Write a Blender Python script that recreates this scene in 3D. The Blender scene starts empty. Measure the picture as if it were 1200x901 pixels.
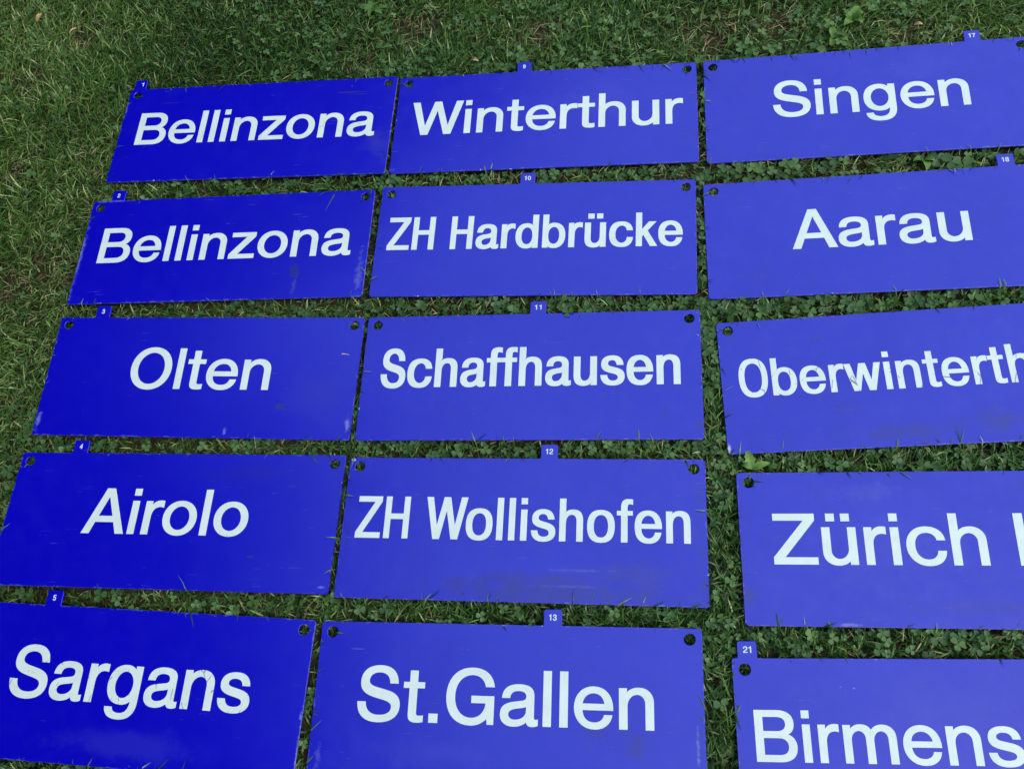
import bpy, math, random
import numpy as np
from mathutils import Matrix, Vector
from mathutils.geometry import tessellate_polygon

random.seed(7)
rng = np.random.default_rng(11)
scene = bpy.context.scene
COL = scene.collection

# ------------------------------------------------------------------ camera
cam_data = bpy.data.cameras.new("camera")
cam = bpy.data.objects.new("camera", cam_data)
COL.objects.link(cam)
CAM_H = 1.7395
FWD = Vector((-0.14521, 0.39046, -0.90910))
RIGHT = Vector((0.98932, 0.04559, -0.13844))
UP = Vector((0.01261, 0.91949, 0.39291))
cam.matrix_world = Matrix(((RIGHT.x, UP.x, -FWD.x, 0.0),
                           (RIGHT.y, UP.y, -FWD.y, 0.0),
                           (RIGHT.z, UP.z, -FWD.z, CAM_H),
                           (0, 0, 0, 1)))
cam_data.sensor_width = 36.0
cam_data.sensor_fit = 'HORIZONTAL'
cam_data.lens = 32.682
cam_data.clip_start = 0.05
cam_data.clip_end = 600.0
scene.camera = cam

# ------------------------------------------------------------------ sky, sun, exposure
SUN_ELEV, SUN_AZ = 57.0, 122.0          # azimuth measured from +Y, positive towards +X
world = bpy.data.worlds.new("World")
scene.world = world
world.use_nodes = True
wn = world.node_tree
wn.nodes.clear()
sky = wn.nodes.new("ShaderNodeTexSky")
sky.sky_type = 'NISHITA'
sky.sun_disc = False
sky.sun_elevation = math.radians(SUN_ELEV)
sky.sun_rotation = math.radians(SUN_AZ)
sky.air_density = 3.6
sky.dust_density = 0.6
sky.ozone_density = 1.0
bg = wn.nodes.new("ShaderNodeBackground")
bg.inputs["Strength"].default_value = 0.15
wo = wn.nodes.new("ShaderNodeOutputWorld")
wn.links.new(sky.outputs[0], bg.inputs[0])
wn.links.new(bg.outputs[0], wo.inputs[0])

sun_data = bpy.data.lights.new("sun", 'SUN')
sun_data.energy = 0.75
sun_data.angle = math.radians(10.0)
sun_data.color = (1.0, 0.95, 0.87)
sun = bpy.data.objects.new("sun", sun_data)
COL.objects.link(sun)
e, a = math.radians(SUN_ELEV), math.radians(SUN_AZ)
to_sun = Vector((math.sin(a) * math.cos(e), math.cos(a) * math.cos(e), math.sin(e)))
sun.rotation_euler = to_sun.to_track_quat('Z', 'Y').to_euler()

scene.view_settings.view_transform = 'Standard'
scene.view_settings.look = 'None'
scene.view_settings.gamma = 1.0
scene.view_settings.use_curve_mapping = False
scene.view_settings.exposure = 0.88
scene.render.engine = 'CYCLES'
scene.cycles.max_bounces = 6
scene.cycles.transparent_max_bounces = 4


# ------------------------------------------------------------------ helpers
def tag(o, label=None, cat=None, group=None, kind=None):
    if label: o["label"] = label
    if cat: o["category"] = cat
    if group: o["group"] = group
    if kind: o["kind"] = kind
    return o


def link(name, data, parent=None):
    o = bpy.data.objects.new(name, data)
    COL.objects.link(o)
    if parent is not None:
        o.parent = parent
    return o


def mesh_np(name, verts, loops, starts, totals, mat, face_attr=None, smooth=False):
    me = bpy.data.meshes.new(name)
    me.vertices.add(len(verts))
    me.vertices.foreach_set("co", np.ascontiguousarray(verts, dtype=np.float32).ravel())
    me.loops.add(len(loops))
    me.loops.foreach_set("vertex_index", np.ascontiguousarray(loops, dtype=np.int32))
    me.polygons.add(len(starts))
    me.polygons.foreach_set("loop_start", np.ascontiguousarray(starts, dtype=np.int32))
    me.polygons.foreach_set("loop_total", np.ascontiguousarray(totals, dtype=np.int32))
    if smooth:
        me.polygons.foreach_set("use_smooth", np.ones(len(starts), dtype=bool))
    me.update(calc_edges=True)
    if face_attr is not None:
        at = me.attributes.new("tint", 'FLOAT', 'FACE')
        at.data.foreach_set("value", np.ascontiguousarray(face_attr, dtype=np.float32))
    me.materials.append(mat)
    return me


class NT:
    """small node-graph helper"""
    def __init__(self, name):
        self.mat = bpy.data.materials.new(name)
        self.mat.use_nodes = True
        self.t = self.mat.node_tree
        self.t.nodes.clear()
        self.out = self.t.nodes.new("ShaderNodeOutputMaterial")

    def n(self, kind, **kw):
        nd = self.t.nodes.new(kind)
        for k, v in kw.items():
            setattr(nd, k, v)
        return nd

    def l(self, a, b):
        self.t.links.new(a, b)

    def put(self, sock, v):
        if hasattr(v, "node"):
            self.l(v, sock)
        else:
            sock.default_value = v

    def math(self, op, a, b=0.0, c=None, clamp=False):
        nd = self.n("ShaderNodeMath", operation=op, use_clamp=clamp)
        self.put(nd.inputs[0], a)
        self.put(nd.inputs[1], b)
        if c is not None:
            self.put(nd.inputs[2], c)
        return nd.outputs[0]

    def noise(self, vec, scale, detail=4.0, rough=0.55, dist=0.0):
        nd = self.n("ShaderNodeTexNoise")
        if vec is not None:
            self.l(vec, nd.inputs["Vector"])
        nd.inputs["Scale"].default_value = scale
        nd.inputs["Detail"].default_value = detail
        nd.inputs["Roughness"].default_value = rough
        nd.inputs["Distortion"].default_value = dist
        return nd.outputs["Fac"]

    def ramp(self, fac, stops):
        nd = self.n("ShaderNodeValToRGB")
        cr = nd.color_ramp
        while len(cr.elements) > 1:
            cr.elements.remove(cr.elements[-1])
        cr.elements[0].position, cr.elements[0].color = stops[0][0], (*stops[0][1], 1)
        for p, c in stops[1:]:
            el = cr.elements.new(p)
            el.color = (*c, 1)
        self.l(fac, nd.inputs[0])
        return nd.outputs[0]

    def smooth(self, v, lo, hi, to0=0.0, to1=1.0):
        nd = self.n("ShaderNodeMapRange", interpolation_type='SMOOTHSTEP')
        self.put(nd.inputs["Value"], v)
        nd.inputs["From Min"].default_value = lo
        nd.inputs["From Max"].default_value = hi
        nd.inputs["To Min"].default_value = to0
        nd.inputs["To Max"].default_value = to1
        return nd.outputs[0]

    def mix(self, fac, c1, c2):
        nd = self.n("ShaderNodeMix", data_type='RGBA')
        self.put(nd.inputs[0], fac)
        for s, c in ((nd.inputs[6], c1), (nd.inputs[7], c2)):
            if hasattr(c, "node"):
                self.l(c, s)
            else:
                s.default_value = (*c, 1)
        return nd.outputs[2]

    def bsdf(self, color, rough, spec=0.5):
        b = self.n("ShaderNodeBsdfPrincipled")
        if hasattr(color, "node"):
            self.l(color, b.inputs["Base Color"])
        else:
            b.inputs["Base Color"].default_value = (*color, 1)
        self.put(b.inputs["Roughness"], rough)
        b.inputs["Specular IOR Level"].default_value = spec
        return b


# ------------------------------------------------------------------ materials
def leaf_material(name, stops, rough=0.5, trans=0.22):
    m = NT(name)
    at = m.n("ShaderNodeAttribute", attribute_name="tint")
    geo = m.n("ShaderNodeNewGeometry")
    nz = m.noise(geo.outputs["Position"], 5.0, 3.0)
    f = m.math('ADD', at.outputs["Fac"], m.math('MULTIPLY', m.math('SUBTRACT', nz, 0.5), 0.30), clamp=True)
    col = m.ramp(f, stops)
    b = m.bsdf(col, rough, 0.38)
    tr = m.n("ShaderNodeBsdfTranslucent")
    hs = m.n("ShaderNodeHueSaturation")
    hs.inputs["Value"].default_value = 1.3
    m.l(col, hs.inputs["Color"])
    m.l(hs.outputs[0], tr.inputs["Color"])
    mx = m.n("ShaderNodeMixShader")
    mx.inputs[0].default_value = trans
    m.l(b.outputs[0], mx.inputs[1])
    m.l(tr.outputs[0], mx.inputs[2])
    m.l(mx.outputs[0], m.out.inputs[0])
    return m.mat


M_GRASS = leaf_material("grass_blade", [(0.0, (0.016, 0.052, 0.014)), (0.35, (0.050, 0.122, 0.027)),
                                        (0.70, (0.108, 0.205, 0.046)), (0.90, (0.22, 0.32, 0.09)),
                                        (1.0, (0.42, 0.47, 0.23))], 0.36)
M_THATCH = leaf_material("dry_thatch", [(0.0, (0.07, 0.052, 0.026)), (0.5, (0.20, 0.155, 0.075)),
                                        (1.0, (0.45, 0.38, 0.21))], 0.75, 0.1)
M_CLOVER = leaf_material("clover_leaf", [(0.0, (0.026, 0.072, 0.022)), (0.5, (0.050, 0.115, 0.036)),
                                         (1.0, (0.105, 0.190, 0.060))], 0.45)
M_CROWN = leaf_material("tree_leaf", [(0.0, (0.014, 0.032, 0.010)), (0.5, (0.024, 0.052, 0.015)), (1.0, (0.045, 0.085, 0.025))], 0.55, 0.1)
M_WEED = leaf_material("weed_leaf", [(0.0, (0.05, 0.12, 0.03)), (0.5, (0.09, 0.19, 0.04)),
                                     (1.0, (0.16, 0.28, 0.06))], 0.5)
M_DRY = leaf_material("dry_leaf", [(0.0, (0.20, 0.12, 0.06)), (0.5, (0.36, 0.25, 0.13)),
                                   (1.0, (0.55, 0.44, 0.27))], 0.7, 0.1)


def soil_material():
    m = NT("lawn_soil")
    geo = m.n("ShaderNodeNewGeometry")
    p = geo.outputs["Position"]
    soil = m.ramp(m.noise(p, 60.0, 6.0, 0.7), [(0.3, (0.018, 0.013, 0.008)), (0.7, (0.065, 0.045, 0.026))])
    turf = m.ramp(m.noise(p, 45.0, 6.0, 0.7), [(0.3, (0.018, 0.036, 0.012)), (0.7, (0.055, 0.095, 0.030))])
    ln = m.n("ShaderNodeVectorMath", operation='LENGTH')
    m.l(p, ln.inputs[0])
    far = m.smooth(ln.outputs["Value"], 2.4, 4.2)
    b = m.bsdf(m.mix(far, soil, turf), 0.95, 0.2)
    bp = m.n("ShaderNodeBump")
    bp.inputs["Strength"].default_value = 0.8
    bp.inputs["Distance"].default_value = 0.01
    m.l(m.noise(p, 90.0, 5.0, 0.7), bp.inputs["Height"])
    m.l(bp.outputs[0], b.inputs["Normal"])
    m.l(b.outputs[0], m.out.inputs[0])
    return m.mat


def plate_material(name, w, h, stains_sheen, ticks=(), wear=0.5, seed=0.0, haze=0.0, tab_x=0.0):
    """blue enamel: w, h in metres; stains = (x, y, rx, ry, colour, strength, noise scale) in mm"""
    m = NT(name)
    tc = m.n("ShaderNodeTexCoord")
    obj = tc.outputs["Object"]
    mp = m.n("ShaderNodeMapping")
    mp.inputs["Location"].default_value = (seed * 3.1, seed * 1.7, seed)
    m.l(obj, mp.inputs["Vector"])
    pv = mp.outputs[0]
    sep = m.n("ShaderNodeSeparateXYZ")
    m.l(obj, sep.inputs[0])
    X, Y = sep.outputs[0], sep.outputs[1]
    big = m.noise(pv, 5.0, 4.0, 0.6)
    mid = m.noise(pv, 28.0, 5.0, 0.65)
    fine = m.noise(pv, 240.0, 3.0, 0.7)
    col = m.mix(m.smooth(big, 0.3, 0.75), (0.0010, 0.0002, 0.415), (0.0014, 0.0003, 0.44))
    # faint chalking / dust film, uneven over the plate
    dust = m.math('MULTIPLY', m.smooth(mid, 0.42, 0.80), 0.004 + 0.02 * haze)
    dust = m.math('ADD', dust, m.math('MULTIPLY', m.smooth(big, 0.35, 0.8), 0.02 * haze))
    col = m.mix(dust, col, (0.30, 0.31, 0.52))
    # fine vertical grain left by years of brushing and rain
    gm_ = m.n("ShaderNodeMapping")
    gm_.inputs["Scale"].default_value = (210.0, 26.0, 1.0)
    m.l(pv, gm_.inputs["Vector"])
    grain = m.math('MULTIPLY', m.smooth(m.noise(gm_.outputs[0], 1.0, 4.0, 0.7), 0.40, 0.72), 0.05 + 0.10 * haze)
    col = m.mix(grain, col, (0.010, 0.010, 0.20))
    # fine dirt specks
    spk = m.math('MULTIPLY', m.smooth(m.noise(pv, 130.0, 2.0, 0.5), 0.72, 0.78), 0.35 * wear)
    col = m.mix(spk, col, (0.02, 0.02, 0.07))
    # long fine scratches
    ms = m.n("ShaderNodeMapping")
    ms.inputs["Scale"].default_value = (14.0, 380.0, 1.0)
    ms.inputs["Rotation"].default_value = (0, 0, seed * 2.7)
    m.l(pv, ms.inputs["Vector"])
    scr = m.math('MULTIPLY', m.smooth(m.noise(ms.outputs[0], 1.0, 2.0, 0.5), 0.70, 0.76), m.smooth(mid, 0.48, 0.62))
    col = m.mix(m.math('MULTIPLY', scr, 0.07 * wear), col, (0.35, 0.37, 0.62))
    smg = m.math('MULTIPLY', m.smooth(m.noise(pv, 17.0, 6.0, 0.72, 0.6), 0.56, 0.74), 0.16 * haze + 0.03)
    col = m.mix(smg, col, (0.012, 0.012, 0.12))
    rough = m.math('ADD', 0.185, m.math('MULTIPLY', mid, 0.09))
    rough = m.math('ADD', rough, m.math('MULTIPLY', scr, 0.15))
    for (x, y, rx, ry, c, s, ns) in stains_sheen:
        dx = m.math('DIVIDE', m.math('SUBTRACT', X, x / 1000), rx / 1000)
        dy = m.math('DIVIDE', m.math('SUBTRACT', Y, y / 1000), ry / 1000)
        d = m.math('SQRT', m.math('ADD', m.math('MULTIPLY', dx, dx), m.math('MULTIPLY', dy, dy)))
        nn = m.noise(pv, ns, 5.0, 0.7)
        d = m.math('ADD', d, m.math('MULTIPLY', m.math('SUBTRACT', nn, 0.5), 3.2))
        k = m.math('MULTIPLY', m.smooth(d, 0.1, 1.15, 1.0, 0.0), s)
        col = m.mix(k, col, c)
        rough = m.math('ADD', rough, m.math('MULTIPLY', k, 0.25), clamp=True)
    for (x0, x1, y0, y1, pitch) in ticks:      # row of short dark strokes left by a fixing strip
        fr = m.math('FRACT', m.math('DIVIDE', Y, pitch / 1000))
        on = m.math('LESS_THAN', fr, 0.38)
        inx = m.math('MULTIPLY', m.math('GREATER_THAN', X, x0 / 1000), m.math('LESS_THAN', X, x1 / 1000))
        iny = m.math('MULTIPLY', m.smooth(Y, y0 / 1000, y0 / 1000 + 0.05), m.smooth(Y, y1 / 1000 - 0.05, y1 / 1000, 1.0, 0.0))
        br = m.smooth(m.noise(pv, 60.0, 3.0), 0.36, 0.56)
        k = m.math('MULTIPLY', m.math('MULTIPLY', on, inx), m.math('MULTIPLY', iny, br))
        col = m.mix(m.math('MULTIPLY', k, 0.8), col, (0.008, 0.010, 0.13))
    # worn, chipped rim
    ex = m.math('SUBTRACT', w / 2, m.math('ABSOLUTE', X))
    ey = m.math('SUBTRACT', h / 2, m.math('ABSOLUTE', Y))
    on_tab = m.math('MULTIPLY', m.math('LESS_THAN', m.math('ABSOLUTE', m.math('SUBTRACT', X, tab_x)), 0.018),
                    m.math('GREATER_THAN', Y, h / 2 - 0.01))
    ed = m.math('ADD', m.math('MINIMUM', ex, ey), m.math('MULTIPLY', on_tab, 0.1))
    rim = m.smooth(m.math('SUBTRACT', ed, m.math('MULTIPLY', m.smooth(m.noise(pv, 70.0, 4.0, 0.7), 0.45, 0.85), 0.006)), -0.0022, 0.0012, 1.0, 0.0)
    col = m.mix(m.math('MULTIPLY', rim, 0.30 * wear), col, (0.24, 0.27, 0.46))
    chip = m.math('MULTIPLY', m.smooth(m.noise(pv, 55.0, 3.0, 0.6), 0.70, 0.715), m.smooth(ed, 0.001, 0.0035, 1.0, 0.0))
    col = m.mix(m.math('MULTIPLY', chip, 0.8), col, (0.50, 0.52, 0.55))
    b = m.bsdf(col, rough, 0.74)
    bp = m.n("ShaderNodeBump")
    bp.inputs["Strength"].default_value = 0.10
    bp.inputs["Distance"].default_value = 0.004
    hgt = m.math('ADD', m.math('MULTIPLY', m.noise(pv, 9.0, 2.0), 1.0), m.math('MULTIPLY', fine, 0.02))
    m.l(hgt, bp.inputs["Height"])
    m.l(bp.outputs[0], b.inputs["Normal"])
    m.l(b.outputs[0], m.out.inputs[0])
    return m.mat


def letter_material(name, seed, cracks=0.0, grime=0.0):
    m = NT(name)
    tc = m.n("ShaderNodeTexCoord")
    mp = m.n("ShaderNodeMapping")
    mp.inputs["Location"].default_value = (seed * 2.3, seed, 0)
    m.l(tc.outputs["Object"], mp.inputs["Vector"])
    pv = mp.outputs[0]
    col = m.mix(m.smooth(m.noise(pv, 22.0, 5.0, 0.65), 0.3, 0.8), (0.575, 0.635, 0.685), (0.50, 0.56, 0.62))
    gr = m.math('MULTIPLY', m.smooth(m.noise(pv, 75.0, 5.0, 0.7), 0.58, 0.80), 0.24 + grime)
    col = m.mix(gr, col, (0.36, 0.43, 0.44))
    st = m.n("ShaderNodeMapping")
    st.inputs["Scale"].default_value = (420.0, 16.0, 1.0)
    m.l(pv, st.inputs["Vector"])
    col = m.mix(m.math('MULTIPLY', m.smooth(m.noise(st.outputs[0], 1.0, 3.0, 0.6), 0.5, 0.75), 0.22), col, (0.42, 0.50, 0.56))
    sp = m.smooth(m.noise(pv, 150.0, 2.0), 0.735, 0.76)
    col = m.mix(m.math('MULTIPLY', sp, 0.6), col, (0.10, 0.11, 0.20))
    if cracks > 0:
        vo = m.n("ShaderNodeTexVoronoi", feature='DISTANCE_TO_EDGE')
        dn = m.n("ShaderNodeMapping")
        dn.inputs["Scale"].default_value = (1.0, 0.55, 1.0)
        m.l(pv, dn.inputs["Vector"])
        m.l(dn.outputs[0], vo.inputs["Vector"])
        vo.inputs["Scale"].default_value = 34.0
        ck = m.math('MULTIPLY', m.smooth(vo.outputs["Distance"], 0.0, 0.035, 1.0, 0.0),
                    m.smooth(m.noise(pv, 30.0, 3.0), 0.55, 0.60))
        col = m.mix(m.math('MULTIPLY', ck, cracks), col, (0.03, 0.03, 0.16))
    b = m.bsdf(col, 0.42, 0.4)
    m.l(b.outputs[0], m.out.inputs[0])
    return m.mat


# ------------------------------------------------------------------ setting: ground
g = link("ground", None)
bpy.data.objects.remove(g)
gm = bpy.data.meshes.new("ground")
N = 48
xs = np.concatenate([np.linspace(-250, -4, 6), np.linspace(-3, 3, N), np.linspace(4, 250, 6)])
V = [(x, y, 0.0 if max(abs(x), abs(y)) > 3.2 else 0.0025 * math.sin(7 * x + 2 * y) + 0.002 * math.sin(11 * y - 5 * x) - 0.003)
     for y in xs for x in xs]
n_ = len(xs)
Fc = [(j * n_ + i, j * n_ + i + 1, (j + 1) * n_ + i + 1, (j + 1) * n_ + i) for j in range(n_ - 1) for i in range(n_ - 1)]
gm.from_pydata(V, [], Fc)
gm.materials.append(soil_material())
tag(link("ground", gm), kind="structure")

# ------------------------------------------------------------------ lettering: hand-drawn grotesque outlines
# M/L points; C cubic; H / V quarter curve leaving horizontally / vertically
def ell(x0, x1, y0, y1):
    cx, cy = (x0 + x1) / 2, (y0 + y1) / 2
    return f"M {x0} {cy} V {cx} {y1} H {x1} {cy} V {cx} {y0} H {x0} {cy}"


def rect(x0, x1, y0, y1):
    return f"M {x0} {y0} L {x0} {y1} L {x1} {y1} L {x1} {y0}"


U_PATH = "M 510 517 L 510 0 L 421 0 L 421 74 C 384 17 326 -12 250 -12 H 64 172 L 64 517 L 158 517 L 158 190 V 270 68 H 416 225 L 416 517"
B_OUT = "M 62 714 L 156 714 L 156 452 C 190 500 245 529 310 529 C 460 529 554 420 554 258 C 554 97 455 -12 312 -12 C 240 -12 185 17 151 70 L 151 0 L 62 0"
SIX = ["M 495 525 C 480 640 405 706 290 706 C 125 706 38 580 38 340 C 38 110 120 -12 282 -12 C 420 -12 515 85 515 225 C 515 365 425 455 295 455 C 230 455 175 430 138 375 C 140 540 190 624 290 624 C 350 624 388 590 400 525", ell(142, 415, 70, 375)]
GLYPHS = {
    ' ': (270, []),
    '.': (278, [rect(85, 192, 0, 108)]),
    'l': (226, [rect(66, 160, 0, 714)]),
    'i': (226, [rect(66, 160, 0, 517), rect(66, 160, 614, 714)]),
    'o': (594, [ell(35, 559, -12, 529), ell(132, 462, 66, 451)]),
    'n': (574, ["M 64 0 L 64 517 L 153 517 L 153 441 C 190 500 250 529 325 529 H 510 345 L 510 0 L 416 0 L 416 327 V 300 448 H 158 292 L 158 0"]),
    'h': (574, ["M 64 0 L 64 714 L 158 714 L 158 450 C 192 502 252 529 325 529 H 510 345 L 510 0 L 416 0 L 416 327 V 300 448 H 158 292 L 158 0"]),
    'm': (850, ["M 64 0 L 64 517 L 153 517 L 153 444 C 185 498 240 529 305 529 C 375 529 425 500 450 440 C 485 497 540 529 612 529 H 786 357 L 786 0 L 692 0 L 692 335 V 592 448 H 472 310 L 472 0 L 378 0 L 378 335 V 280 448 H 158 310 L 158 0"]),
    'u': (574, [U_PATH]),
    'ü': (574, [U_PATH, rect(136, 234, 614, 714), rect(340, 438, 614, 714)]),
    'r': (350, ["M 62 0 L 62 517 L 150 517 L 150 425 C 178 492 226 529 290 529 C 310 529 325 527 340 524 L 340 430 C 322 434 305 436 290 436 C 205 436 156 380 156 275 L 156 0"]),
    't': (325, ["M 20 517 L 105 517 L 105 672 L 199 672 L 199 517 L 302 517 L 302 447 L 199 447 L 199 130 C 199 85 210 74 250 74 C 270 74 288 75 302 78 L 302 4 C 278 -2 255 -6 228 -6 C 140 -6 105 20 105 105 L 105 447 L 20 447"]),
    'f': (320, ["M 20 517 L 105 517 L 105 575 C 105 675 150 718 245 718 C 270 718 292 716 310 712 L 310 634 C 298 637 282 639 262 639 C 215 639 199 620 199 572 L 199 517 L 305 517 L 305 447 L 199 447 L 199 0 L 105 0 L 105 447 L 20 447"]),
    'e': (578, ["M 442 165 L 532 165 C 510 55 425 -12 300 -12 H 36 258 V 292 529 C 450 529 550 410 545 232 L 132 232 C 134 130 190 66 300 66 C 375 66 425 100 442 165", "M 133 305 L 448 305 C 440 395 380 451 292 451 C 205 451 140 395 133 305"]),
    'a': (562, ["M 62 355 C 68 470 150 529 285 529 C 420 529 488 480 488 385 L 488 115 C 488 85 496 72 518 72 C 526 72 534 73 543 75 L 543 6 C 520 -4 500 -9 474 -9 C 428 -9 405 12 398 62 C 355 14 290 -12 220 -12 C 110 -12 40 45 40 140 C 40 235 100 280 215 297 L 320 311 C 375 318 398 335 398 375 C 398 425 360 451 280 451 C 200 451 160 420 154 355", "M 397 258 C 375 240 345 233 295 227 C 195 214 134 200 134 142 C 134 95 170 66 235 66 C 330 66 397 115 397 185"]),
    'b': (592, [B_OUT, ell(152, 458, 68, 449)]),
    'd': (592, 'mirror b'),
    'c': (566, ["M 535 345 C 520 465 430 529 300 529 H 36 258 V 300 -12 C 435 -12 525 60 538 188 L 446 188 C 436 112 385 66 300 66 C 195 66 132 140 132 258 C 132 380 195 451 302 451 C 380 451 430 413 443 345"]),
    'g': (590, ["M 438 517 L 527 517 L 527 35 C 527 -120 440 -205 285 -205 C 150 -205 68 -150 58 -50 L 152 -50 C 160 -103 208 -130 288 -130 C 385 -130 436 -75 436 25 L 436 72 C 402 22 350 -5 284 -5 C 135 -5 38 100 38 258 C 38 420 133 529 276 529 C 350 529 405 498 438 445", ell(134, 436, 72, 449)]),
    's': (530, ["M 475 362 C 465 470 390 529 262 529 C 135 529 52 468 52 372 C 52 285 105 248 225 220 L 300 203 C 375 186 404 170 404 130 C 404 88 358 64 275 64 C 185 64 140 98 130 168 L 36 168 C 44 52 130 -12 270 -12 C 412 -12 500 48 500 146 C 500 235 450 275 325 303 L 245 321 C 178 336 146 350 146 388 C 146 428 190 453 258 453 C 332 453 372 424 382 362"]),
    'k': (515, ["M 62 0 L 62 714 L 156 714 L 156 310 L 360 517 L 478 517 L 282 328 L 498 0 L 384 0 L 215 264 L 156 208 L 156 0"]),
    'w': (748, ["M 10 517 L 110 517 L 215 128 L 322 517 L 428 517 L 535 128 L 640 517 L 738 517 L 584 0 L 483 0 L 374 392 L 266 0 L 165 0"]),
    'z': (505, ["M 45 517 L 465 517 L 465 440 L 160 78 L 478 78 L 478 0 L 30 0 L 30 80 L 333 439 L 45 439"]),
    'A': (685, ["M 10 0 L 285 714 L 400 714 L 675 0 L 562 0 L 498 182 L 183 182 L 118 0", "M 214 268 L 467 268 L 342 612"]),
    'B': (690, ["M 76 0 L 76 714 L 400 714 C 540 714 622 645 622 532 C 622 455 585 400 520 378 C 605 355 650 290 650 203 C 650 75 560 0 410 0", "M 178 628 L 178 417 L 385 417 C 470 417 520 455 520 525 C 520 593 475 628 390 628", "M 178 331 L 178 86 L 405 86 C 498 86 548 130 548 208 C 548 288 498 331 405 331"]),
    'G': (760, ["M 624 0 L 610 90 C 556 22 475 -18 385 -18 C 175 -18 40 130 40 355 C 40 585 180 732 388 732 C 560 732 672 640 694 490 L 590 490 C 570 585 500 644 390 644 C 240 644 144 530 144 355 C 144 185 240 70 388 70 C 510 70 590 150 596 275 L 395 275 L 395 360 L 694 360 L 694 0"]),
    'H': (720, ["M 76 0 L 76 714 L 178 714 L 178 418 L 542 418 L 542 714 L 644 714 L 644 0 L 542 0 L 542 330 L 178 330 L 178 0"]),
    'O': (760, [ell(40, 720, -18, 732), ell(144, 616, 70, 644)]),
    'S': (668, ["M 590 500 C 580 650 485 732 325 732 C 165 732 66 645 66 515 C 66 400 135 345 285 308 L 385 283 C 490 257 528 232 528 180 C 528 108 465 68 345 68 C 215 68 145 130 138 240 L 38 240 C 44 75 150 -18 340 -18 C 520 -18 630 65 630 200 C 630 310 565 368 425 402 L 305 431 C 205 455 168 480 168 530 C 168 602 230 646 325 646 C 425 646 482 595 490 500"]),
    'W': (932, ["M 12 714 L 122 714 L 258 150 L 412 714 L 522 714 L 672 150 L 812 714 L 920 714 L 726 0 L 616 0 L 466 560 L 312 0 L 202 0"]),
    'Z': (640, ["M 45 714 L 600 714 L 600 625 L 160 90 L 610 90 L 610 0 L 30 0 L 30 92 L 470 624 L 45 624"]),
    '0': (556, [ell(38, 518, -12, 706), ell(138, 418, 70, 624)]),
    '1': (556, ["M 250 0 L 350 0 L 350 710 L 272 710 C 255 630 200 590 90 585 L 90 515 L 250 515"]),
    '2': (556, ["M 36 0 C 42 130 90 205 220 285 C 370 375 405 415 405 500 C 405 575 355 624 280 624 C 195 624 148 570 146 465 L 50 465 C 52 620 140 706 285 706 C 420 706 508 620 508 500 C 508 385 450 320 310 235 C 210 175 175 140 160 88 L 508 88 L 508 0"]),
    '3': (556, ["M 45 210 L 140 210 C 145 120 195 70 278 70 C 360 70 412 118 412 196 C 412 280 355 318 230 315 L 230 395 C 340 395 390 430 390 508 C 390 580 345 624 273 624 C 195 624 155 572 152 480 L 57 480 C 58 625 140 706 274 706 C 400 706 488 630 488 515 C 488 440 450 390 382 362 C 465 340 512 280 512 194 C 512 68 420 -12 278 -12 C 130 -12 46 70 45 210"]),
    '4': (556, ["M 330 0 L 425 0 L 425 165 L 520 165 L 520 245 L 425 245 L 425 700 L 345 700 L 30 250 L 30 165 L 330 165", "M 330 245 L 110 245 L 330 560"]),
    '5': (556, ["M 490 700 L 490 612 L 195 612 L 168 430 C 200 458 240 472 288 472 C 420 472 515 375 515 235 C 515 85 415 -12 268 -12 C 135 -12 45 65 40 180 L 137 180 C 145 110 195 70 268 70 C 358 70 414 130 414 228 C 414 325 358 386 268 386 C 215 386 180 368 152 330 L 65 335 L 118 700"]),
    '6': (556, SIX),
    '7': (556, ["M 40 700 L 515 700 L 515 612 C 400 470 325 270 300 0 L 195 0 C 220 240 300 450 415 610 L 40 610"]),
    '8': (556, ["M 278 706 C 410 706 495 630 495 520 C 495 450 455 395 392 370 C 470 345 516 280 516 195 C 516 70 420 -12 278 -12 C 136 -12 40 70 40 195 C 40 280 86 345 164 370 C 101 395 61 450 61 520 C 61 630 146 706 278 706", ell(156, 400, 404, 624), ell(138, 418, 70, 328)]),
    '9': (556, 'turn 6'),
}
KERN = {('W', 'o'): -50, ('W', 'i'): -15, ('t', '.'): -10, ('r', 't'): -5, ('A', 'a'): -8, ('A', 'i'): 0, ('r', 'o'): -12, ('f', 'f'): -15, ('r', 'd'): -10, ('r', 'w'): 0}


ROUND = 0.575          # fullness of the bowls (higher for the condensed face)


def sample(path):
    tk = path.split()
    i, pts, cur = 0, [], (0.0, 0.0)

    def bez(p0, p1, p2, p3, n=9):
        for k in range(1, n + 1):
            t = k / n
            u = 1 - t
            pts.append((u**3 * p0[0] + 3*u*u*t * p1[0] + 3*u*t*t * p2[0] + t**3 * p3[0],
                        u**3 * p0[1] + 3*u*u*t * p1[1] + 3*u*t*t * p2[1] + t**3 * p3[1]))
    K = ROUND
    while i < len(tk):
        c = tk[i]
        if c in 'ML':
            cur = (float(tk[i+1]), float(tk[i+2]))
            pts.append(cur)
            i += 3
        elif c in 'HV':
            q = (float(tk[i+1]), float(tk[i+2]))
            dx, dy = q[0] - cur[0], q[1] - cur[1]
            if c == 'H':
                bez(cur, (cur[0] + K*dx, cur[1]), (q[0], q[1] - K*dy), q)
            else:
                bez(cur, (cur[0], cur[1] + K*dy), (q[0] - K*dx, q[1]), q)
            cur = q
            i += 3
        else:
            v = [float(z) for z in tk[i+1:i+7]]
            q = (v[4], v[5])
            bez(cur, (v[0], v[1]), (v[2], v[3]), q)
            cur = q
            i += 7
    if abs(pts[0][0] - pts[-1][0]) + abs(pts[0][1] - pts[-1][1]) < 1e-3:
        pts.pop()
    return np.array(pts)


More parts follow.
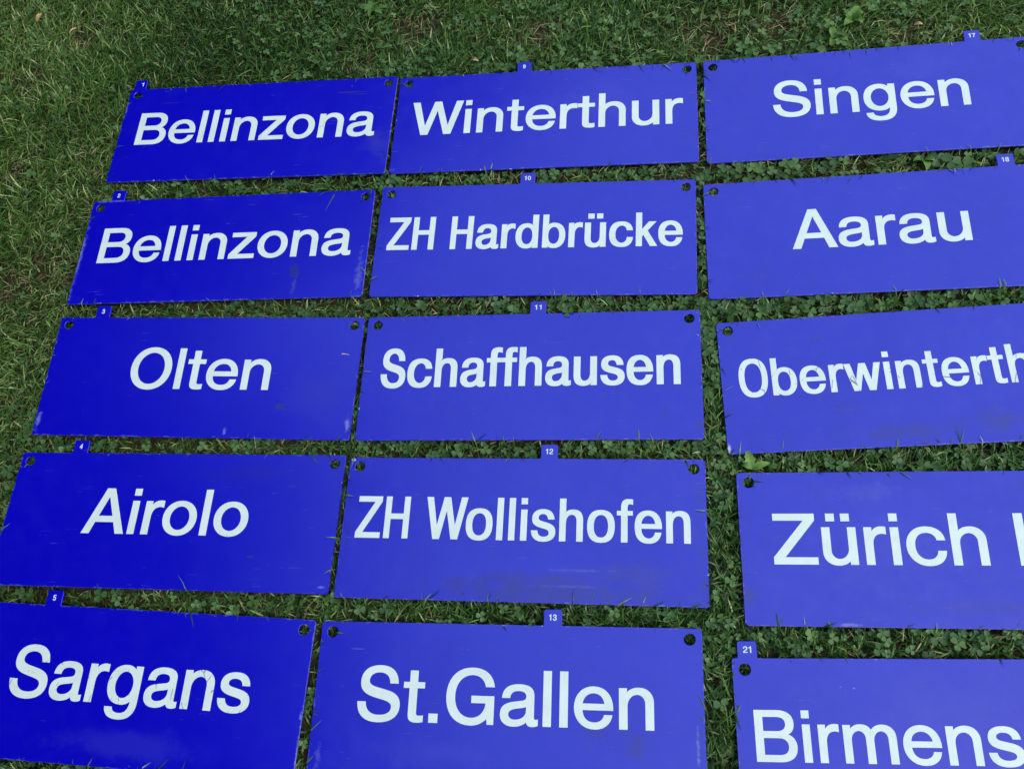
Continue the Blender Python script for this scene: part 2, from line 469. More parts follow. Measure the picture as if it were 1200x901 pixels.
def area(p):
    x, y = p[:, 0], p[:, 1]
    return 0.5 * np.sum(x * np.roll(y, -1) - np.roll(x, -1) * y)


def grow(p, dx, dy):
    """offset a counter-clockwise contour outwards by an ellipse (dx, dy)"""
    q = np.roll(p, -1, 0)
    d = q - p
    ln = np.maximum(np.hypot(d[:, 0], d[:, 1]), 1e-9)
    nx, ny = d[:, 1] / ln, -d[:, 0] / ln
    s = dx * np.abs(nx) ** 1.5 + dy * np.abs(ny) ** 1.5
    if dx == dy:
        s = np.full(len(p), float(dx))
    out = []
    m = len(p)
    for i in range(m):
        j = i - 1
        det = nx[j] * ny[i] - ny[j] * nx[i]
        cj = nx[j] * p[i, 0] + ny[j] * p[i, 1] + s[j]
        ci = nx[i] * p[i, 0] + ny[i] * p[i, 1] + s[i]
        if abs(det) > 0.12:
            out.append(((cj * ny[i] - ci * ny[j]) / det, (nx[j] * ci - nx[i] * cj) / det))
        else:
            ax, ay = nx[i] + nx[j], ny[i] + ny[j]
            al = max(math.hypot(ax, ay), 1e-6)
            sm = (s[i] + s[j]) / 2
            out.append((p[i, 0] + ax / al * sm, p[i, 1] + ay / al * sm))
    return np.array(out)


def glyph(ch):
    """list of (contour, is_hole) in font units, outer contours counter-clockwise, holes clockwise"""
    adv, src = GLYPHS[ch]
    if isinstance(src, str):
        base = glyph(src[-1])[1]
        cs = []
        for p, hole in base:
            q = p.copy()
            q[:, 0] = adv - q[:, 0] if src.startswith('mirror') else 553 - q[:, 0]
            if src.startswith('turn'):
                q[:, 1] = 694 - q[:, 1]
            cs.append((q, hole))
    else:
        cs = []
        for k, s in enumerate(src):
            hole = k > 0 and ch not in 'iü'
            cs.append((sample(s), hole))
    res = []
    for p, hole in cs:
        if (area(p) > 0) == hole:
            p = p[::-1]
        res.append((p, hole))
    return adv, res


def prism(groups, z0, z1, mat, bev=0.0, name="shape"):
    """groups: [outer, hole, hole..] contours (ccw outer, cw holes), metres"""
    V, Fs = [], []
    for cs in groups:
        top = [grow(c, -bev, -bev) if bev > 0 else c for c in cs]
        b0 = len(V)
        idx = []
        for c in top:
            idx.append(list(range(len(V), len(V) + len(c))))
            V += [(x, y, z1) for x, y in c]
        tris = tessellate_polygon([[Vector((x, y, 0)) for x, y in c] for c in top])
        for t in tris:
            a, b, c3 = (V[b0 + k] for k in t)
            cr = (b[0]-a[0]) * (c3[1]-a[1]) - (b[1]-a[1]) * (c3[0]-a[0])
            if abs(cr) < 1e-14:
                continue
            t = tuple(b0 + k for k in t)
            Fs.append(t if cr > 0 else t[::-1])
        for c, ti in zip(cs, idx):
            n = len(c)
            ring = ti
            levels = ([z1 - bev] if bev > 0 else []) + [z0]
            for z in levels:
                s = len(V)
                V += [(x, y, z) for x, y in c]
                for i in range(n):
                    j = (i + 1) % n
                    Fs.append((ring[i], s + i, s + j, ring[j]))
                ring = list(range(s, s + n))
    me = bpy.data.meshes.new(name)
    me.from_pydata(V, [], Fs)
    me.materials.append(mat)
    return me


def layout(text, cap, x0, x1, base, weight, track=0.0, cond=False):
    """glyph contour groups (metres) fitting x0..x1 (mm), cap height in mm"""
    global ROUND
    vs = cap / 714.0
    pen, items, prev = 0.0, [], None
    for ch in text:
        pen += KERN.get((prev, ch), 0) + (track if prev else 0)
        ROUND = 0.66 if cond else 0.575
        adv, cs = glyph(ch)
        if cond and ch in 'OZHSW':        # the condensed face has narrow capitals
            q_ = 0.93 if ch == 'W' else 0.86
            cs = [(p * np.array([q_, 1.0]), hole) for p, hole in cs]
            adv *= q_
        if cs:
            items.append((ch, pen, cs))
        pen += adv
        prev = ch
    lo = min(p[:, 0].min() + px for _, px, cs in items for p, _ in cs)
    hi = max(p[:, 0].max() + px for _, px, cs in items for p, _ in cs)
    hs = (x1 - x0) / (hi - lo)
    ratio = hs / vs
    # keep the strokes in weight when the word is condensed or widened
    dy = 42 * vs * (weight - 1) * 0.7
    for _ in range(3):
        dx = 47 * (vs * weight - hs)
        hs = (x1 - x0 - 2 * dx) / (hi - lo)
    x0 += dx
    vs *= (cap - 2 * dy) / cap
    base += dy
    res = []
    for ch, px, cs in items:
        groups = []
        for p, hole in cs:
            q = np.stack([(p[:, 0] + px - lo) * hs + x0, p[:, 1] * vs + base], 1)
            if abs(dx) + abs(dy) > 0.05:
                q = grow(q, dx, dy)
            q = q / 1000.0
            if hole:
                groups[-1].append(q)
            else:
                groups.append([q])
        res.append((ch, groups))
    return res, ratio


# ------------------------------------------------------------------ signs
PLANE = 0.026          # height of the plates' upper face above the soil
POSE = {   # x, y, turn, pitch, bank (degrees), width, height (mm)
    1: (-0.9403, 1.4150, -1.12, 0.10, 0.31, 698.3, 280.3),
    2: (-0.9606, 1.0870, -0.13, -0.41, 0.22, 698.1, 278.4),
    3: (-0.9548, 0.7656, -0.88, 0.87, -1.23, 703.4, 278.9),
    4: (-0.9625, 0.4500, -0.20, -1.35, -1.18, 708.1, 281.2),
    5: (-0.9776, 0.1275, -1.68, 1.07, -0.21, 700.0, 283.6),
    6: (-0.9770, -0.1950, -1.20, 0.2, 0.0, 700.0, 280.0),
    9: (-0.2330, 1.4023, -0.52, -0.36, 0.01, 700.1, 278.2),
    10: (-0.2455, 1.0807, -1.12, 0.87, -0.16, 699.8, 279.6),
    11: (-0.2428, 0.7564, 0.01, 0.58, -0.05, 695.8, 278.2),
    12: (-0.2452, 0.4393, -0.31, -0.10, -0.33, 698.5, 278.6),
    13: (-0.2605, 0.1193, 0.28, 0.71, -0.03, 697.8, 279.9),
    17: (0.4833, 1.4018, -0.22, 1.29, 1.50, 700.0, 280.8),
    18: (0.4734, 1.0675, 0.49, 0.46, 1.37, 700.0, 279.9),
    19: (0.4920, 0.7425, 2.44, -0.01, 0.92, 700.0, 279.6),
    20: (0.5120, 0.4123, 0.59, 0.12, -0.08, 700.0, 281.1),
    21: (0.4903, 0.0811, 1.43, 0.23, 0.12, 700.0, 279.9),
}
DARK, PALE, GREY = (0.012, 0.014, 0.06), (0.40, 0.44, 0.66), (0.10, 0.11, 0.17)
# text, cap height, x0, x1, baseline (mm), weight, left edge of the numbered tab
TEXT = {
    1: ("Bellinzona", 95, -301.5, 309, -32.5, 1.2, -344),
    2: ("Bellinzona", 94, -301.5, 309, -33, 1.2, -304.5),
    3: ("Olten", 95, -158, 160, -31, 1.2, -272),
    4: ("Airolo", 95, -179, 170, -31.5, 1.2, -242.5),
    5: ("Sargans", 95, -243.5, 245, -31.5, 1.2, -209.5),
    6: (None, 0, 0, 0, 0, 1.2, -176),
    9: ("Winterthur", 95, -311, 318, -34, 1.2, -67),
    10: ("ZH Hardbrücke", 83, -324, 321.5, -25, 1.2, -35),
    11: ("Schaffhausen", 86.5, -308, 306, -24, 1.2, 0),
    12: ("ZH Wollishofen", 83, -322, 319, -24, 1.12, 34.5),
    13: ("St.Gallen", 93.5, -267, 263, -32.5, 1.2, 67.5),
    17: ("Singen", 95, -201, 208, -29.5, 1.2, 215.5),
    18: ("Aarau", 94, -174.5, 174, -32.5, 1.2, 247),
    19: ("Oberwinterthur", 79, -316, 315, -24.5, 1.12, 279),
    20: ("Zürich HB", 93.5, -292, 293, -32, 1.2, 311),
    21: ("Birmensdorf", 82, -319.5, 318, -27, 1.2, -339),
}
LABEL = {
    1: "blue enamel sign reading Bellinzona with tab number 1, at the top left corner",
    2: "blue enamel sign reading Bellinzona with tab number 2, directly above the Olten sign",
    3: "blue enamel sign reading Olten in short white lettering, tab number 3",
    4: "blue enamel sign reading Airolo, tab number 4, lying above the Sargans sign",
    5: "blue enamel sign reading Sargans with cracked white letters, tab number 5",
    6: "blue enamel sign of which only the numbered tab shows, below the Sargans sign",
    9: "blue enamel sign reading Winterthur with tab number 9, between Bellinzona and Singen",
    10: "blue enamel sign reading ZH Hardbrücke in condensed white letters, tab number 10",
    11: "blue enamel sign reading Schaffhausen in condensed white letters, tab number 11",
    12: "blue enamel sign reading ZH Wollishofen with a dark smudge below the letters",
    13: "blue enamel sign reading St.Gallen in wide white letters, tab number 13",
    17: "blue enamel sign reading Singen with tab number 17, at the top right",
    18: "blue enamel sign reading Aarau with tab number 18, below the Singen sign",
    19: "blue enamel sign reading Oberwinterthur with scratched letters, turned slightly askew",
    20: "blue enamel sign reading Zürich HB, cut off at the right edge",
    21: "blue enamel sign reading Birmensdorf with tab number 21 at its left corner",
}
STAINS_SHEEN = {  # stains and scuffs, plus reflections painted as broad faint pale patches
    1: [(239, 99, 46, 2.2, DARK, 0.75, 30), (262, 92, 20, 1.6, DARK, 0.6, 40), (-225, 92, 45, 1.5, DARK, 0.5, 25), (317, -60, 40, 50, GREY, 0.12, 20), (-349, 80, 4, 30, PALE, 0.223, 120), (236, 118, 1.6, 1.6, PALE, 0.298, 20)],
    2: [(186, -70, 16, 20, DARK, 0.5, 30), (190, -100, 8, 26, GREY, 0.35, 40), (-349, -20, 9, 110, PALE, 0.279, 90), (335, -90, 9, 60, PALE, 0.130, 80), (-300, 138, 60, 3, PALE, 0.186, 120)],
    3: [(191, -69, 15, 8, DARK, 0.75, 30), (81, -124, 4, 9, PALE, 0.298, 120), (343, -103, 6, 16, PALE, 0.298, 100), (-344, -105, 6, 22, PALE, 0.260, 80), (280, -40, 90, 60, GREY, 0.05, 14)],
    4: [(185, -72, 9, 2.2, DARK, 0.9, 40), (205, -95, 10, 4, DARK, 0.3, 60), (340, -128, 8, 3, PALE, 0.223, 60), (150, 100, 120, 22, DARK, 0.10, 30)],
    5: [(20, -100, 150, 30, PALE, 0.022, 14), (347, -31, 3, 9, PALE, 0.335, 60), (350, -90, 3, 50, PALE, 0.149, 120)],  # the broad faint entry paints a pale reflection low on the plate
    9: [(120, 40, 120, 60, PALE, 0.016, 9), (-345, -130, 12, 5, PALE, 0.112, 80)],  # the broad faint entry paints the soft sky highlight into the blue
    10: [(120, -60, 14, 6, DARK, 0.18, 30), (300, -110, 4, 6, DARK, 0.5, 60), (-346, 20, 6, 22, DARK, 0.35, 60)],
    11: [(340, -112, 9, 16, DARK, 0.55, 55), (276, -90, 8, 18, DARK, 0.18, 40), (-150, -80, 22, 16, DARK, 0.12, 30)],
    12: [(40, -118, 250, 26, (0.018, 0.019, 0.085), 0.42, 18), (30, -95, 130, 16, (0.018, 0.019, 0.085), 0.34, 26), (110, -78, 70, 4, (0.22, 0.23, 0.42), 0.12, 60), (90, -108, 60, 3, (0.22, 0.23, 0.42), 0.10, 60), (210, -80, 120, 24, (0.03, 0.032, 0.12), 0.22, 18), (-344, 134, 5, 3, (0.75, 0.76, 0.76), 0.9, 50), (340, -100, 8, 26, DARK, 0.3, 60)],
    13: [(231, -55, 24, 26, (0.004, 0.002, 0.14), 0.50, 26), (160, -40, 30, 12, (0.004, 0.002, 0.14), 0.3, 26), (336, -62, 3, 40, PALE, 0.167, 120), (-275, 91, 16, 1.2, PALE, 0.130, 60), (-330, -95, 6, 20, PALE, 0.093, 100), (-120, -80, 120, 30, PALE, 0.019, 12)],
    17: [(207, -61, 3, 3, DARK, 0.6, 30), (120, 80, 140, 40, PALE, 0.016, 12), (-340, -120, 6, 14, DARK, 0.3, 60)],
    18: [(60, 100, 10, 3, PALE, 0.074, 80), (-250, -90, 60, 20, DARK, 0.06, 20)],
    19: [(-40, -112, 120, 18, DARK, 0.30, 28), (175, -100, 130, 26, DARK, 0.34, 24), (-120, -60, 26, 14, DARK, 0.22, 30), (-231, -110, 3, 2.4, DARK, 0.8, 20), (-347, -130, 4, 14, (0.62, 0.63, 0.66), 0.6, 90), (-160, 92, 14, 6, DARK, 0.25, 60)],
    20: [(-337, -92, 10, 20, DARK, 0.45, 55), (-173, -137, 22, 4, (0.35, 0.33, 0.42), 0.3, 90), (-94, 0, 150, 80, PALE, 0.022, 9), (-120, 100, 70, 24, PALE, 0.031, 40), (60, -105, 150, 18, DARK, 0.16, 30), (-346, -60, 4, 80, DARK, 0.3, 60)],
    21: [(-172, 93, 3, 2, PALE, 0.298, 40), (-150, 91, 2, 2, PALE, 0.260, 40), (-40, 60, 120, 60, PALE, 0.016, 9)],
}
TICKS = {12: [(331, 341, -75, 112, 5.5), (342, 345, -75, 112, 11.0), (-341, -333, -110, 100, 5.5)], 13: [(337, 343, -140, 20, 7.5)], 11: [(340, 346, -40, 60, 14.0)]}
HAZE = {9: .5, 10: .5, 11: .6, 12: .8, 13: .5, 17: .6, 18: .7, 19: .9, 20: 1.0, 21: .6}
CRACK = {5: 0.7, 19: 0.85, 1: 0.25}


def arc(cx, cy, r, a0, a1, n=6):
    return [(cx + r * math.cos(math.radians(a0 + (a1 - a0) * k / n)), cy + r * math.sin(math.radians(a0 + (a1 - a0) * k / n))) for k in range(n + 1)]


def plate_outline(w, h, tab, r):
    w2, h2 = w / 2, h / 2
    tw, thh, tr, fl = 33.5, 29.0, 4.5, 2.5
    p = []
    p += arc(-w2 + r, -h2 + r, r, 180, 270)
    p += arc(w2 - r, -h2 + r, r, 270, 360)
    tr_corner = arc(w2 - r, h2 - r, r, 0, 90)
    tl_corner = arc(-w2 + r, h2 - r, r, 90, 180)
    t0, t1 = tab, tab + tw
    t1 = min(t1, w2 - r - fl - 0.5)
    t0 = max(t0, -w2 + r + fl + 0.5)
    p += tr_corner
    p += arc(t1 + fl, h2 + fl, fl, 270, 180, 3)
    p += arc(t1 - tr, h2 + thh - tr, tr, 0, 90, 4)
    p += arc(t0 + tr, h2 + thh - tr, tr, 90, 180, 4)
    p += arc(t0 - fl, h2 + fl, fl, 0, -90, 3)
    p += tl_corner
    return np.array(p) / 1000.0


SIGN_M = {}
SIGN_ROOT = {}
for k, (x, y, turn, pit, bank, w, h) in POSE.items():
    t = math.radians(turn)
    av = Vector((math.cos(t), math.sin(t), math.tan(math.radians(bank)))).normalized()
    bv = Vector((-math.sin(t), math.cos(t), math.tan(math.radians(pit))))
    nv = av.cross(bv).normalized()
    bv = nv.cross(av)
    M = Matrix(((av.x, bv.x, nv.x, x), (av.y, bv.y, nv.y, y), (av.z, bv.z, nv.z, PLANE), (0, 0, 0, 1)))
    SIGN_M[k] = M
    root = link("station_sign", None)
    root.empty_display_size = 0.1
    root.matrix_world = M
    SIGN_ROOT[k] = root
    tag(root, LABEL[k], "sign", "blue station name signs laid out on the lawn")
    text, cap, x0, x1, base, weight, tab = TEXT[k]
    rr = random.Random(k)
    out = plate_outline(w, h, tab, rr.uniform(4.5, 8.0))
    holes = []
    for sx in (-1, 1):
        hx, hy, hr = sx * (w / 2 - 21.5), h / 2 - 19.0, 10.2
        holes.append(np.array(arc(hx, hy, hr, 360, 0, 28)[:-1]) / 1000.0)
    pm = plate_material("blue_enamel", w / 1000, h / 1000, STAINS_SHEEN.get(k, []), TICKS.get(k, ()),
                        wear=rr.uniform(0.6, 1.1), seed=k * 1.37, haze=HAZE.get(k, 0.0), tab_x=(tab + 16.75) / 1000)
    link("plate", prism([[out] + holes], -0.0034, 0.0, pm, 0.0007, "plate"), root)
    lm = letter_material("white_lettering", k * 0.77, CRACK.get(k, 0.0), 0.25 if k in (21, 12, 19) else 0.0)
    if text:
        letters, ratio = layout(text, cap, x0, x1, base, weight, 24.0 if k in (10, 11, 12, 19) else 0.0, k in (10, 11, 12, 19))
        print("sign", k, text, "condensation %.3f" % ratio)
        for ch, groups in letters:
            link("letter", prism(groups, 0.0002, 0.0006, lm, 0.0, "letter"), root)
    num = str(k)
    nw = 7.6 * len(num) - 1.2
    tc = max(tab, -w / 2 + 11) + 16.75 if k != 20 else tab + 14
    digs, _ = layout(num, 11.0, tc - nw / 2, tc + nw / 2, h / 2 + 9.0, 1.3)
    for ch, groups in digs:
        link("tab_digit", prism(groups, 0.0002, 0.0005, lm, 0.0, "tab_digit"), root)

# ------------------------------------------------------------------ lawn: grass, thatch, clover
def fbm(x, y, s, seed):
    r = np.random.default_rng(seed)
    v = np.zeros_like(x)
    amp = 1.0
    for o in range(4):
        for _ in range(3):
            th = r.uniform(0, 2 * math.pi)
            f = s * (1.9 ** o) * r.uniform(0.7, 1.3)
            v += amp * np.sin(f * (x * math.cos(th) + y * math.sin(th)) + r.uniform(0, 6.28))
        amp *= 0.62
    return v / 4.2


INV = {k: np.array(M.inverted()) for k, M in SIGN_M.items()}


def sign_dist(x, y):
    """signed distance (m) in plan to the nearest plate (negative inside) and plate height there"""
    best = np.full(x.shape, 9.0)
    zt = np.full(x.shape, PLANE)
    for k, (px, py, turn, pit, bank, w, h) in POSE.items():
        t = math.radians(turn)
        dx, dy = x - px, y - py
        u = dx * math.cos(t) + dy * math.sin(t)
        v = -dx * math.sin(t) + dy * math.cos(t)
        qx, qy = np.abs(u) - w / 2000, np.abs(v) - h / 2000
        d = np.maximum(qx, qy)
        tab = TEXT[k][6] / 1000 + 0.01675
        dt = np.maximum(np.abs(u - tab) - 0.017, np.abs(v - h / 2000 - 0.0145) - 0.0145)
        d = np.minimum(d, dt)
        # holes
        for sx in (-1, 1):
            hd = 0.0095 - np.hypot(u - sx * (w / 2000 - 0.0215), v - (h / 2000 - 0.019))
            d = np.where(hd > 0, np.maximum(d, np.maximum(hd, 0.0005)), d)
        z = PLANE + u * math.tan(math.radians(bank)) + v * math.tan(math.radians(pit))
        m = d < best
        best = np.where(m, d, best)
        zt = np.where(m, z, zt)
    return best, zt


VIEW = np.array([[-1.777, 1.935], [0.856, 1.682], [0.598, 0.054], [-1.215, -0.026]])


def view_dist(x, y):
    d = np.full(x.shape, -9.0)
    for i in range(4):
        a_, b_ = VIEW[i], VIEW[(i + 1) % 4]
        e_ = b_ - a_
        nrm = np.array([-e_[1], e_[0]]) / np.hypot(*e_)      # clockwise polygon: left normal points out
        d = np.maximum(d, (x - a_[0]) * nrm[0] + (y - a_[1]) * nrm[1])
    return d


def scatter(per_m2, margin_full=0.12, margin=0.9, thin=0.5, seed=1):
    r = np.random.default_rng(seed)
    x0, x1, y0, y1 = -2.8, 1.9, -1.0, 2.9
    n = int((x1 - x0) * (y1 - y0) * per_m2)
    x, y = r.uniform(x0, x1, n), r.uniform(y0, y1, n)
    vd = view_dist(x, y)
    keep = (vd < margin_full) | ((vd < margin) & (r.random(n) < thin))
    return x[keep], y[keep], r


def settle(P, d_root, r, over=0.06):
    """bend blade points (n, k, 3) under or over the plates they would otherwise pierce"""
    n, k, _ = P.shape
    d, zt = sign_dist(P[:, :, 0].ravel(), P[:, :, 1].ravel())
    d, zt = d.reshape(n, k), zt.reshape(n, k)
    inside = d < 0.0012
    on_tab = np.zeros(n, bool)
    for k_, (px, py, turn, pit, bank, w, h) in POSE.items():
        t = math.radians(turn)
        u = (P[:, :, 0] - px) * math.cos(t) + (P[:, :, 1] - py) * math.sin(t)
        v = -(P[:, :, 0] - px) * math.sin(t) + (P[:, :, 1] - py) * math.cos(t)
        on_tab |= ((np.abs(u - TEXT[k_][6] / 1000 - 0.01675) < 0.018) & (np.abs(v - h / 2000 - 0.01) < 0.025)).any(1)
    goes_over = ((r.random(n) < over) & (d_root > 0.003) & ~on_tab)[:, None]
    lim = np.where(goes_over, np.maximum(P[:, :, 2], zt + 0.0015 + 0.008 * (np.arange(k)[None, :] / k) ** 2), np.minimum(P[:, :, 2], zt - 0.006))
    P[:, :, 2] = np.where(inside, lim, P[:, :, 2])
    return P


def blades(name, per_m2, length, width, lean, tint_fn, mat, seed, kind="grass", flat=False, over=0.13, keep_fn=None, extra=False):
    x, y, r = scatter(per_m2, seed=seed)
    d, zt = sign_dist(x, y)
    ok = (d > 0.0008) | ((d > -0.02) & (r.random(len(x)) < 0.5))
    if keep_fn is not None:
        ok &= r.random(len(x)) < keep_fn(x, y)
    x, y, d, zt = x[ok], y[ok], d[ok], zt[ok]
    hole = np.zeros(len(x), bool)
    tuft = np.zeros(len(x), bool)
    if extra:
        hx, hy = [], []
        for k, M in SIGN_M.items():
            w_, h_ = POSE[k][5] / 2000, POSE[k][6] / 2000
            for sx in (-1, 1):
                c_ = M @ Vector((sx * (w_ - 0.0215), h_ - 0.019, 0))
                for _ in range(34):
                    a_, q_ = r.uniform(0, 6.283), 0.013 * math.sqrt(r.random())
                    hx.append(c_.x + q_ * math.cos(a_)); hy.append(c_.y + q_ * math.sin(a_))
        tx, ty = [], []
        for (cx_, cy_, rad, cnt) in TUFTS:
            tx += list(r.normal(cx_, rad, cnt)); ty += list(r.normal(cy_, rad, cnt))
        td, tz = sign_dist(np.array(tx), np.array(ty))
        tk = td > 0.004
        tx, ty = np.array(tx)[tk], np.array(ty)[tk]
        x = np.concatenate([x, hx, tx]); y = np.concatenate([y, hy, ty])
        hole = np.concatenate([hole, np.ones(len(hx), bool), np.zeros(len(tx), bool)])
        tuft = np.concatenate([tuft, np.zeros(len(hx), bool), np.ones(len(tx), bool)])
        d, zt = sign_dist(x, y)
    n = len(x)
    L = r.uniform(length[0], length[1], n) * (0.85 + 0.3 * fbm(x, y, 4.0, 5))
    near = np.clip(d / 0.03, 0, 1)
    L = np.where(d < 0, 0.016, L * (0.85 + 0.15 * near))
    L = np.where(hole, r.uniform(0.022, 0.038, n), np.where(tuft, r.uniform(0.045, 0.085, n), L))
    Wd = r.uniform(width[0], width[1], n)
    # prevailing lean varies over the lawn, plus scatter
    az = fbm(x, y, 2.2, 8) * 2.2 + r.normal(0, 1.3, n)
    t0 = r.uniform(lean[0], lean[1], n)             # angle from the vertical at the root
    t0 = np.where(hole, t0 * 0.35, t0)
    t1 = t0 + r.uniform(0.1, 0.7, n)
    t2 = t1 + r.uniform(0.0, 0.7, n)
    if flat:
        t0 = r.uniform(1.15, 1.5, n); t1 = r.uniform(1.3, 1.6, n); t2 = r.uniform(1.4, 1.75, n)
    dirx, diry = np.cos(az), np.sin(az)
    seg = L / 3
    P = np.zeros((n, 4, 3))
    P[:, 0] = np.stack([x, y, np.full(n, -0.002) if not flat else r.uniform(0.003, 0.016, n)], 1)
    for i, tt in enumerate((t0, t1, t2)):
        P[:, i + 1, 0] = P[:, i, 0] + dirx * np.sin(tt) * seg
        P[:, i + 1, 1] = P[:, i, 1] + diry * np.sin(tt) * seg
        P[:, i + 1, 2] = np.maximum(P[:, i, 2] + np.cos(tt) * seg, 0.001)
    P = settle(P, d, r, over)
    tw = r.normal(0, 0.5, n)
    sx, sy, sz = -diry * np.cos(tw), dirx * np.cos(tw), np.sin(tw)
    side = np.stack([sx, sy, sz * 0.6], 1)
    V = np.zeros((n, 7, 3))
    for i, f in enumerate((0.75, 1.0, 0.72)):
        V[:, 2 * i] = P[:, i] - side * (Wd * f / 2)[:, None]
        V[:, 2 * i + 1] = P[:, i] + side * (Wd * f / 2)[:, None]
    V[:, 6] = P[:, 3]
    base = (np.arange(n) * 7)[:, None]
    pat = np.array([0, 1, 3, 2, 2, 3, 5, 4, 4, 5, 6])
    loops = (base + pat[None, :]).ravel()
    starts = ((np.arange(n) * 11)[:, None] + np.array([0, 4, 8])[None, :]).ravel()
    totals = np.tile(np.array([4, 4, 3]), n)
    tint = np.repeat(tint_fn(x, y, r), 3)
    me = mesh_np(name, V.reshape(-1, 3), loops, starts, totals, mat, tint, smooth=True)
    return link(name, me), n


def clover_amount(x, y):
    return np.clip(0.5 + 0.9 * fbm(x, y, 3.2, 21), 0.06, 1.0)


BARE = [(-1.40, 1.09, 0.06), (-1.47, 1.02, 0.05), (-1.485, 1.765, 0.05), (-0.56, 1.72, 0.06), (-0.25, 1.67, 0.05),
        (0.59, 1.60, 0.05), (0.13, 1.64, 0.07), (-1.55, 1.33, 0.05), (-0.70, 1.62, 0.04), (0.30, 1.66, 0.06), (-1.60, 1.62, 0.05), (0.66, 0.245, 0.03)]


def bare_amount(x, y):
    v = 1.6 * (fbm(x, y, 4.5, 33) - 0.42)
    for (bx, by, br) in BARE:
        v = np.maximum(v, 1.0 - (np.hypot(x - bx, y - by) / (1.4 * br)) ** 2 + 0.35 * fbm(x, y, 30.0, 61))
    return np.clip(v, 0.0, 1.0)


def grass_keep(x, y):
    return np.clip(1.05 - 0.45 * clover_amount(x, y) - 0.75 * bare_amount(x, y), 0.1, 1.0)


TUFTS = [(-0.465, 1.605, 0.03, 160), (0.145, 0.06, 0.02, 60), (0.15, 0.14, 0.02, 40), (-1.45, 1.62, 0.05, 120),
         (-0.15, 1.63, 0.05, 150), (0.75, 1.66, 0.06, 200), (-1.35, 0.75, 0.05, 140), (-1.55, 1.20, 0.05, 120), (-0.95, 1.62, 0.04, 90),
         (-0.72, 1.24, 0.02, 50), (-0.9, 0.29, 0.02, 60)]
go, n1 = blades("grass", 44000, (0.024, 0.056), (0.0018, 0.0038), (0.10, 1.0),
                lambda x, y, r: np.clip(0.36 + 0.18 * np.clip((-1.10 - x) / 0.3, 0, 1) + 0.22 * fbm(x, y, 3.0, 13) + r.normal(0, 0.31, len(x)), 0, 1),
                M_GRASS, 101, keep_fn=grass_keep, extra=True)
tag(go, "short green lawn grass growing around and between the blue signs", "grass", kind="stuff")
to, n2 = blades("thatch", 6000, (0.015, 0.045), (0.0010, 0.0022), (1.2, 1.5),
                lambda x, y, r: np.clip(r.normal(0.45, 0.28, len(x)), 0, 1), M_THATCH, 202, flat=True,
                over=0.0, keep_fn=lambda x, y: np.clip(0.28 + bare_amount(x, y) * 2.5, 0, 1))
tag(to, "dry brown thatch lying low among the lawn grass", "thatch", kind="stuff")


